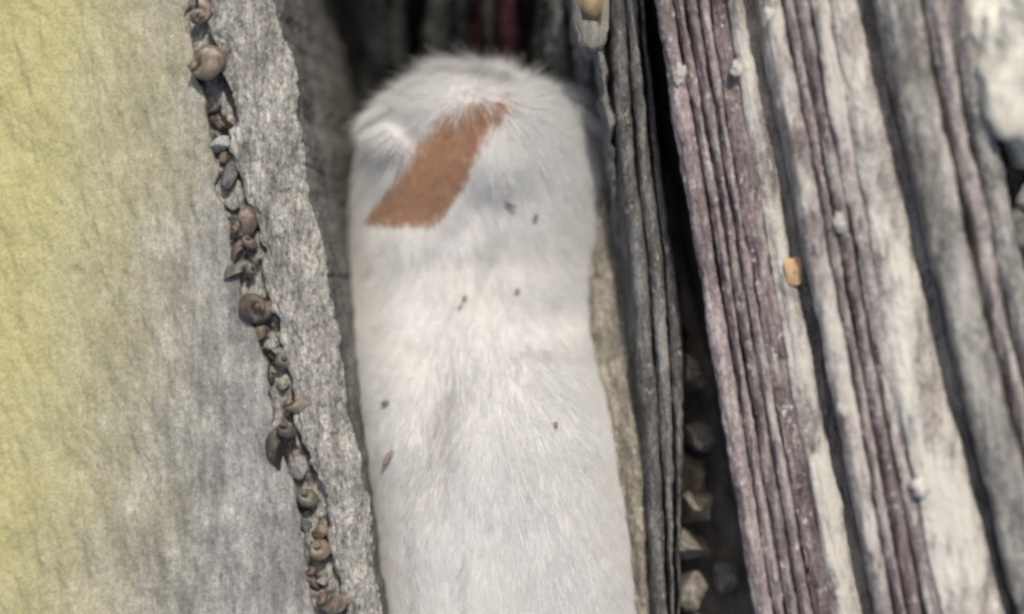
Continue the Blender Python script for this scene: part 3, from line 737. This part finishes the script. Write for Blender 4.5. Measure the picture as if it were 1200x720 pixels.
# ---- fur strands
me.calc_loop_triangles()
nt3 = len(me.loop_triangles)
tv = np.zeros(nt3 * 3, np.int32); me.loop_triangles.foreach_get('vertices', tv); tv = tv.reshape(-1, 3)
vn_ = np.zeros(nv * 3, np.float32); me.vertices.foreach_get('normal', vn_); vn_ = vn_.reshape(-1, 3)
A, B, Cc = co_[tv[:, 0]], co_[tv[:, 1]], co_[tv[:, 2]]
area = np.linalg.norm(np.cross(B - A, Cc - A), axis=1) / 2
cz = (A[:, 2] + B[:, 2] + Cc[:, 2]) / 3
cyy = (A[:, 1] + B[:, 1] + Cc[:, 1]) / 3
nz = (vn_[tv[:, 0], 2] + vn_[tv[:, 1], 2] + vn_[tv[:, 2], 2]) / 3
wgt = area * np.where(nz > -.1, 1.0, .25) * np.where(cyy < -.22, .45, 1.0)
rs = np.random.RandomState(4)
def roots(n, seed):
    rs = np.random.RandomState(seed)
    ti = rs.choice(nt3, n, p=wgt / wgt.sum())
    u, v = rs.rand(n), rs.rand(n); f = u + v > 1; u[f] = 1 - u[f]; v[f] = 1 - v[f]
    P = A[ti] + (B[ti] - A[ti]) * u[:, None] + (Cc[ti] - A[ti]) * v[:, None]
    nn = vn_[tv[ti, 0]] * (1 - u - v)[:, None] + vn_[tv[ti, 1]] * u[:, None] + vn_[tv[ti, 2]] * v[:, None]
    nn /= np.linalg.norm(nn, axis=1, keepdims=True) + 1e-9
    return P, nn
def strands(P, nn, length, lift, seed, K=6):
    rs = np.random.RandomState(seed)
    n = len(P)
    qx, qy = to_px(P[:, 0], P[:, 1], P[:, 2])
    # hair lies back along the body and fans away from the spine; over the brow it stands forward
    spine = np.interp(qy, [80, 300, 700], [545, 545, 560])
    f = np.stack([(qx - spine) / 300.0 * np.interp(qy, [100, 350, 520, 720], [.8, 1.5, .7, .25]), np.full(n, -1.0), np.full(n, -.12)], -1)
    rad = np.hypot((qx - 552) / 142.0, (qy - 235) / 150.0)
    fw = (np.clip((rad - .4) / .6, 0, 1) ** 1.5 * np.clip((215 - qy) / 70, 0, 1) * np.clip((qx - 432) / 45, 0, 1))[:, None]
    f = f * (1 - fw) + np.stack([(qx - 552) / 110.0, (235 - qy) / 150.0, np.full(n, .3)], -1) * fw
    lowf = 9.0
    w1 = fbm(P[:, 0] * 40, P[:, 1] * 22, P[:, 2] * 40, 301, 3); w2 = fbm(P[:, 0] * 40, P[:, 1] * 22, P[:, 2] * 40, 302, 3)
    c1 = fbm(P[:, 0] * 230, P[:, 1] * 110, P[:, 2] * 230, 303, 2); c2 = fbm(P[:, 0] * 230, P[:, 1] * 110, P[:, 2] * 230, 304, 2)
    f = f + np.stack([w1 * .38 + c1 * .20, w2 * .15, c2 * .1], -1)
    f = f - nn * (f * nn).sum(1)[:, None]
    f /= np.linalg.norm(f, axis=1, keepdims=True) + 1e-9
    tuft = fbm(P[:, 0] * 120, P[:, 1] * 120, P[:, 2] * 120, 305, 2)
    L = length * (.65 + .6 * rs.rand(n)) * (1 + .10 * c2) * (1 + fw[:, 0] * np.clip(.7 + 1.1 * tuft, 0, 2.2)) * (1 - .25 * np.clip((qy - 300) / 200, 0, 1))
    li = lift * (1 + .5 * rs.normal(size=n) * .5 + .22 * c1 + .9 * fw[:, 0])
    jit = rs.normal(size=(n, 3)) * .09
    t = np.linspace(0, 1, K)
    out = np.zeros((n, K, 3))
    for k, tt in enumerate(t):
        d = f * tt + nn * (li[:, None]) * (tt - .45 * tt * tt) + jit * tt * tt
        out[:, k] = P + d * L[:, None] - nn * .0003
    return out
def hair_obj(name, pts, mat, r0, parent):
    n, K, _ = pts.shape
    hc = bpy.data.hair_curves.new(name)
    hc.add_curves([K] * n)
    p = (pts - np.array(parent.location)).astype(np.float32)
    hc.attributes['position'].data.foreach_set('vector', p.ravel())
    rad = hc.attributes.get('radius') or hc.attributes.new('radius', 'FLOAT', 'POINT')
    t = np.linspace(0, 1, K); rr = r0 * (1 - t ** 2 * .9)
    rad.data.foreach_set('value', np.tile(rr, n).astype(np.float32))
    hc.materials.append(mat)
    o = bpy.data.objects.new(name, hc); C.objects.link(o); o.parent = parent
    return o
P, nn = roots(300000, 11)
qx_, qy_ = to_px(P[:, 0], P[:, 1], P[:, 2])
rj = np.random.RandomState(8)
sd = np.interp(qy_, [120, 170, 205, 250], [6, 5, 3.2, 1.8])
jx, jy = rj.normal(size=len(P)) * sd * .8, rj.normal(size=len(P)) * sd
inp = inside(qx_ + jx, qy_ + jy) & (P[:, 2] > -.09)
# keep long white hairs off the patch except along its upper, streaky rim
grow = .009 / SP
cover = inside(qx_ + jx, qy_ + 10 + jy) | inside(qx_ + jx, qy_ + 5 + jy)
edge_top = (qy_ < 165) & (np.random.RandomState(3).rand(len(P)) < .16)
keep = ~inp & (~cover | edge_top)
# hairs turned grey to paint shade into the shoulder, neck and ear creases
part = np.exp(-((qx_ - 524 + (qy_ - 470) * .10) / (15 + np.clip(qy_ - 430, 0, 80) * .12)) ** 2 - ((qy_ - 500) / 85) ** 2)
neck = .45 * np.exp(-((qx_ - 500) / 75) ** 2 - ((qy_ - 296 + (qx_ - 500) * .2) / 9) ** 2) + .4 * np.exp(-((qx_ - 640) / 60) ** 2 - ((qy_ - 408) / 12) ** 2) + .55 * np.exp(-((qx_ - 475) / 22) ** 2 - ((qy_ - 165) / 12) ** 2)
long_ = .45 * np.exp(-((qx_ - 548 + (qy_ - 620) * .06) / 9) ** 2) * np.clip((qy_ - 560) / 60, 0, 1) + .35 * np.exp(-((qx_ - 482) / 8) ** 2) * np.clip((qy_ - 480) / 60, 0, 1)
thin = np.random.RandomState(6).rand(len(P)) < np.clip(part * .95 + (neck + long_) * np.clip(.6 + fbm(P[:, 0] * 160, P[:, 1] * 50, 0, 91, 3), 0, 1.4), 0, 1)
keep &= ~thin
short = ~inp & cover & ~edge_top
hair_obj('fur', np.concatenate([strands(P[keep], nn[keep], .0135, .13, 21), strands(P[short], nn[short], .004, .25, 22)]), FW, .00009, root)
P2, nn2 = roots(900000, 12)
q1, q2 = to_px(P2[:, 0], P2[:, 1], P2[:, 2])
rj = np.random.RandomState(9)
sd = np.interp(q2, [120, 170, 205, 250], [6, 5, 3.2, 1.8])
s2 = inside(q1 + rj.normal(size=len(q1)) * sd, q2 - 1 + rj.normal(size=len(q1)) * sd) & (P2[:, 2] > -.09) & (rj.rand(len(q1)) < np.interp(q2, [122, 175], [.55, 1]))
o = hair_obj('head_patch', strands(P2[s2], nn2[s2], .0045, .22, 23), FB, .00013, root); o['label'] = 'smooth rust brown patch of fur with a straight lower edge'
FG = fur_mat('grey undercoat', (.40, .40, .41), (.60, .60, .60), pink=(.52, .50, .48))  # grey replaces white here: the furrow shade is put into the hair colour
o = hair_obj('shade_fur', strands(P[thin & ~inp], nn[thin & ~inp], .0125, .14, 24), FG, .00009, root); o['label'] = 'grey hairs painting shade into the creases between the shoulders'
# eyes and nose, turned down into the crevice
m, nt, b = new_mat('dark eye'); b.inputs['Base Color'].default_value = (.01, .008, .007, 1); b.inputs['Roughness'].default_value = .1
for s in (-1, 1):
    V, F = ell((-.022 + s * .030, nose_y - .014, -.122), (.006, .006, .006), 12); mesh_obj('eye', V, F, m, root)
m, nt, b = new_mat('pink nose'); b.inputs['Base Color'].default_value = (.42, .2, .18, 1); b.inputs['Roughness'].default_value = .4
V, F = ell((-.022, nose_y + .001, -.132), (.006, .004, .004), 12); mesh_obj('nose', V, F, m, root)

# debris caught in the fur
from mathutils.bvhtree import BVHTree
bvh = BVHTree.FromPolygons([tuple(v) for v in co_], [tuple(x) for x in tv.tolist()])
M['debris'] = rock_mat('brown debris', (.17, .13, .11), (.26, .205, .18), (.36, .30, .26), bump=.3, seed=30)
DB = [(545, 351, 5, 2.6, .9, 'brown crumb in the fur between the shoulders, right of a fainter one'), (540, 361, 3, 2, 0.3, 'tiny crumb just below the crumb between the shoulders'),
      (606, 342, 4.5, 2.8, .2, 'round brown crumb in the fur to the right of the shoulder crumbs'), (456, 473, 5, 4, .1, 'round reddish crumb on the left flank of the animal'),
      (460, 536, 13, 4, 1.0, 'long slanting brown bit of debris on the left flank, below the reddish crumb'), (598, 237, 8, 3, -.5, 'thin dark bit of debris on the back of the head, right of the brown patch'),
      (627, 253, 4.5, 3, .7, 'small brown seed on the right side of the nape'), (649, 500, 2.5, 5, .1, 'faint upright tan speck on the right of the back'),
      (428, 545, 3, 5, .1, 'faint pinkish speck at the left edge of the flank'), (470, 178, 3, 6, .6, 'tiny dark hairline speck beside the left ear, above the brown patch')]
for i, (x, y, a_, b_, r, lb) in enumerate(DB):
    d = (at(x, y, 0) - Vector((0, 0, D))).normalized()
    hit = bvh.ray_cast(Vector((0, 0, D)), d)
    c = hit[0] + hit[1] * .0034
    o = blob('debris', tuple(c), (a_ * .85 * SP, b_ * .85 * SP, .0009), M['debris'], seed=50 + i, amp=.35, n=12, rot=r)
    tag(o, lb, 'debris', 'bits of debris in the white fur')
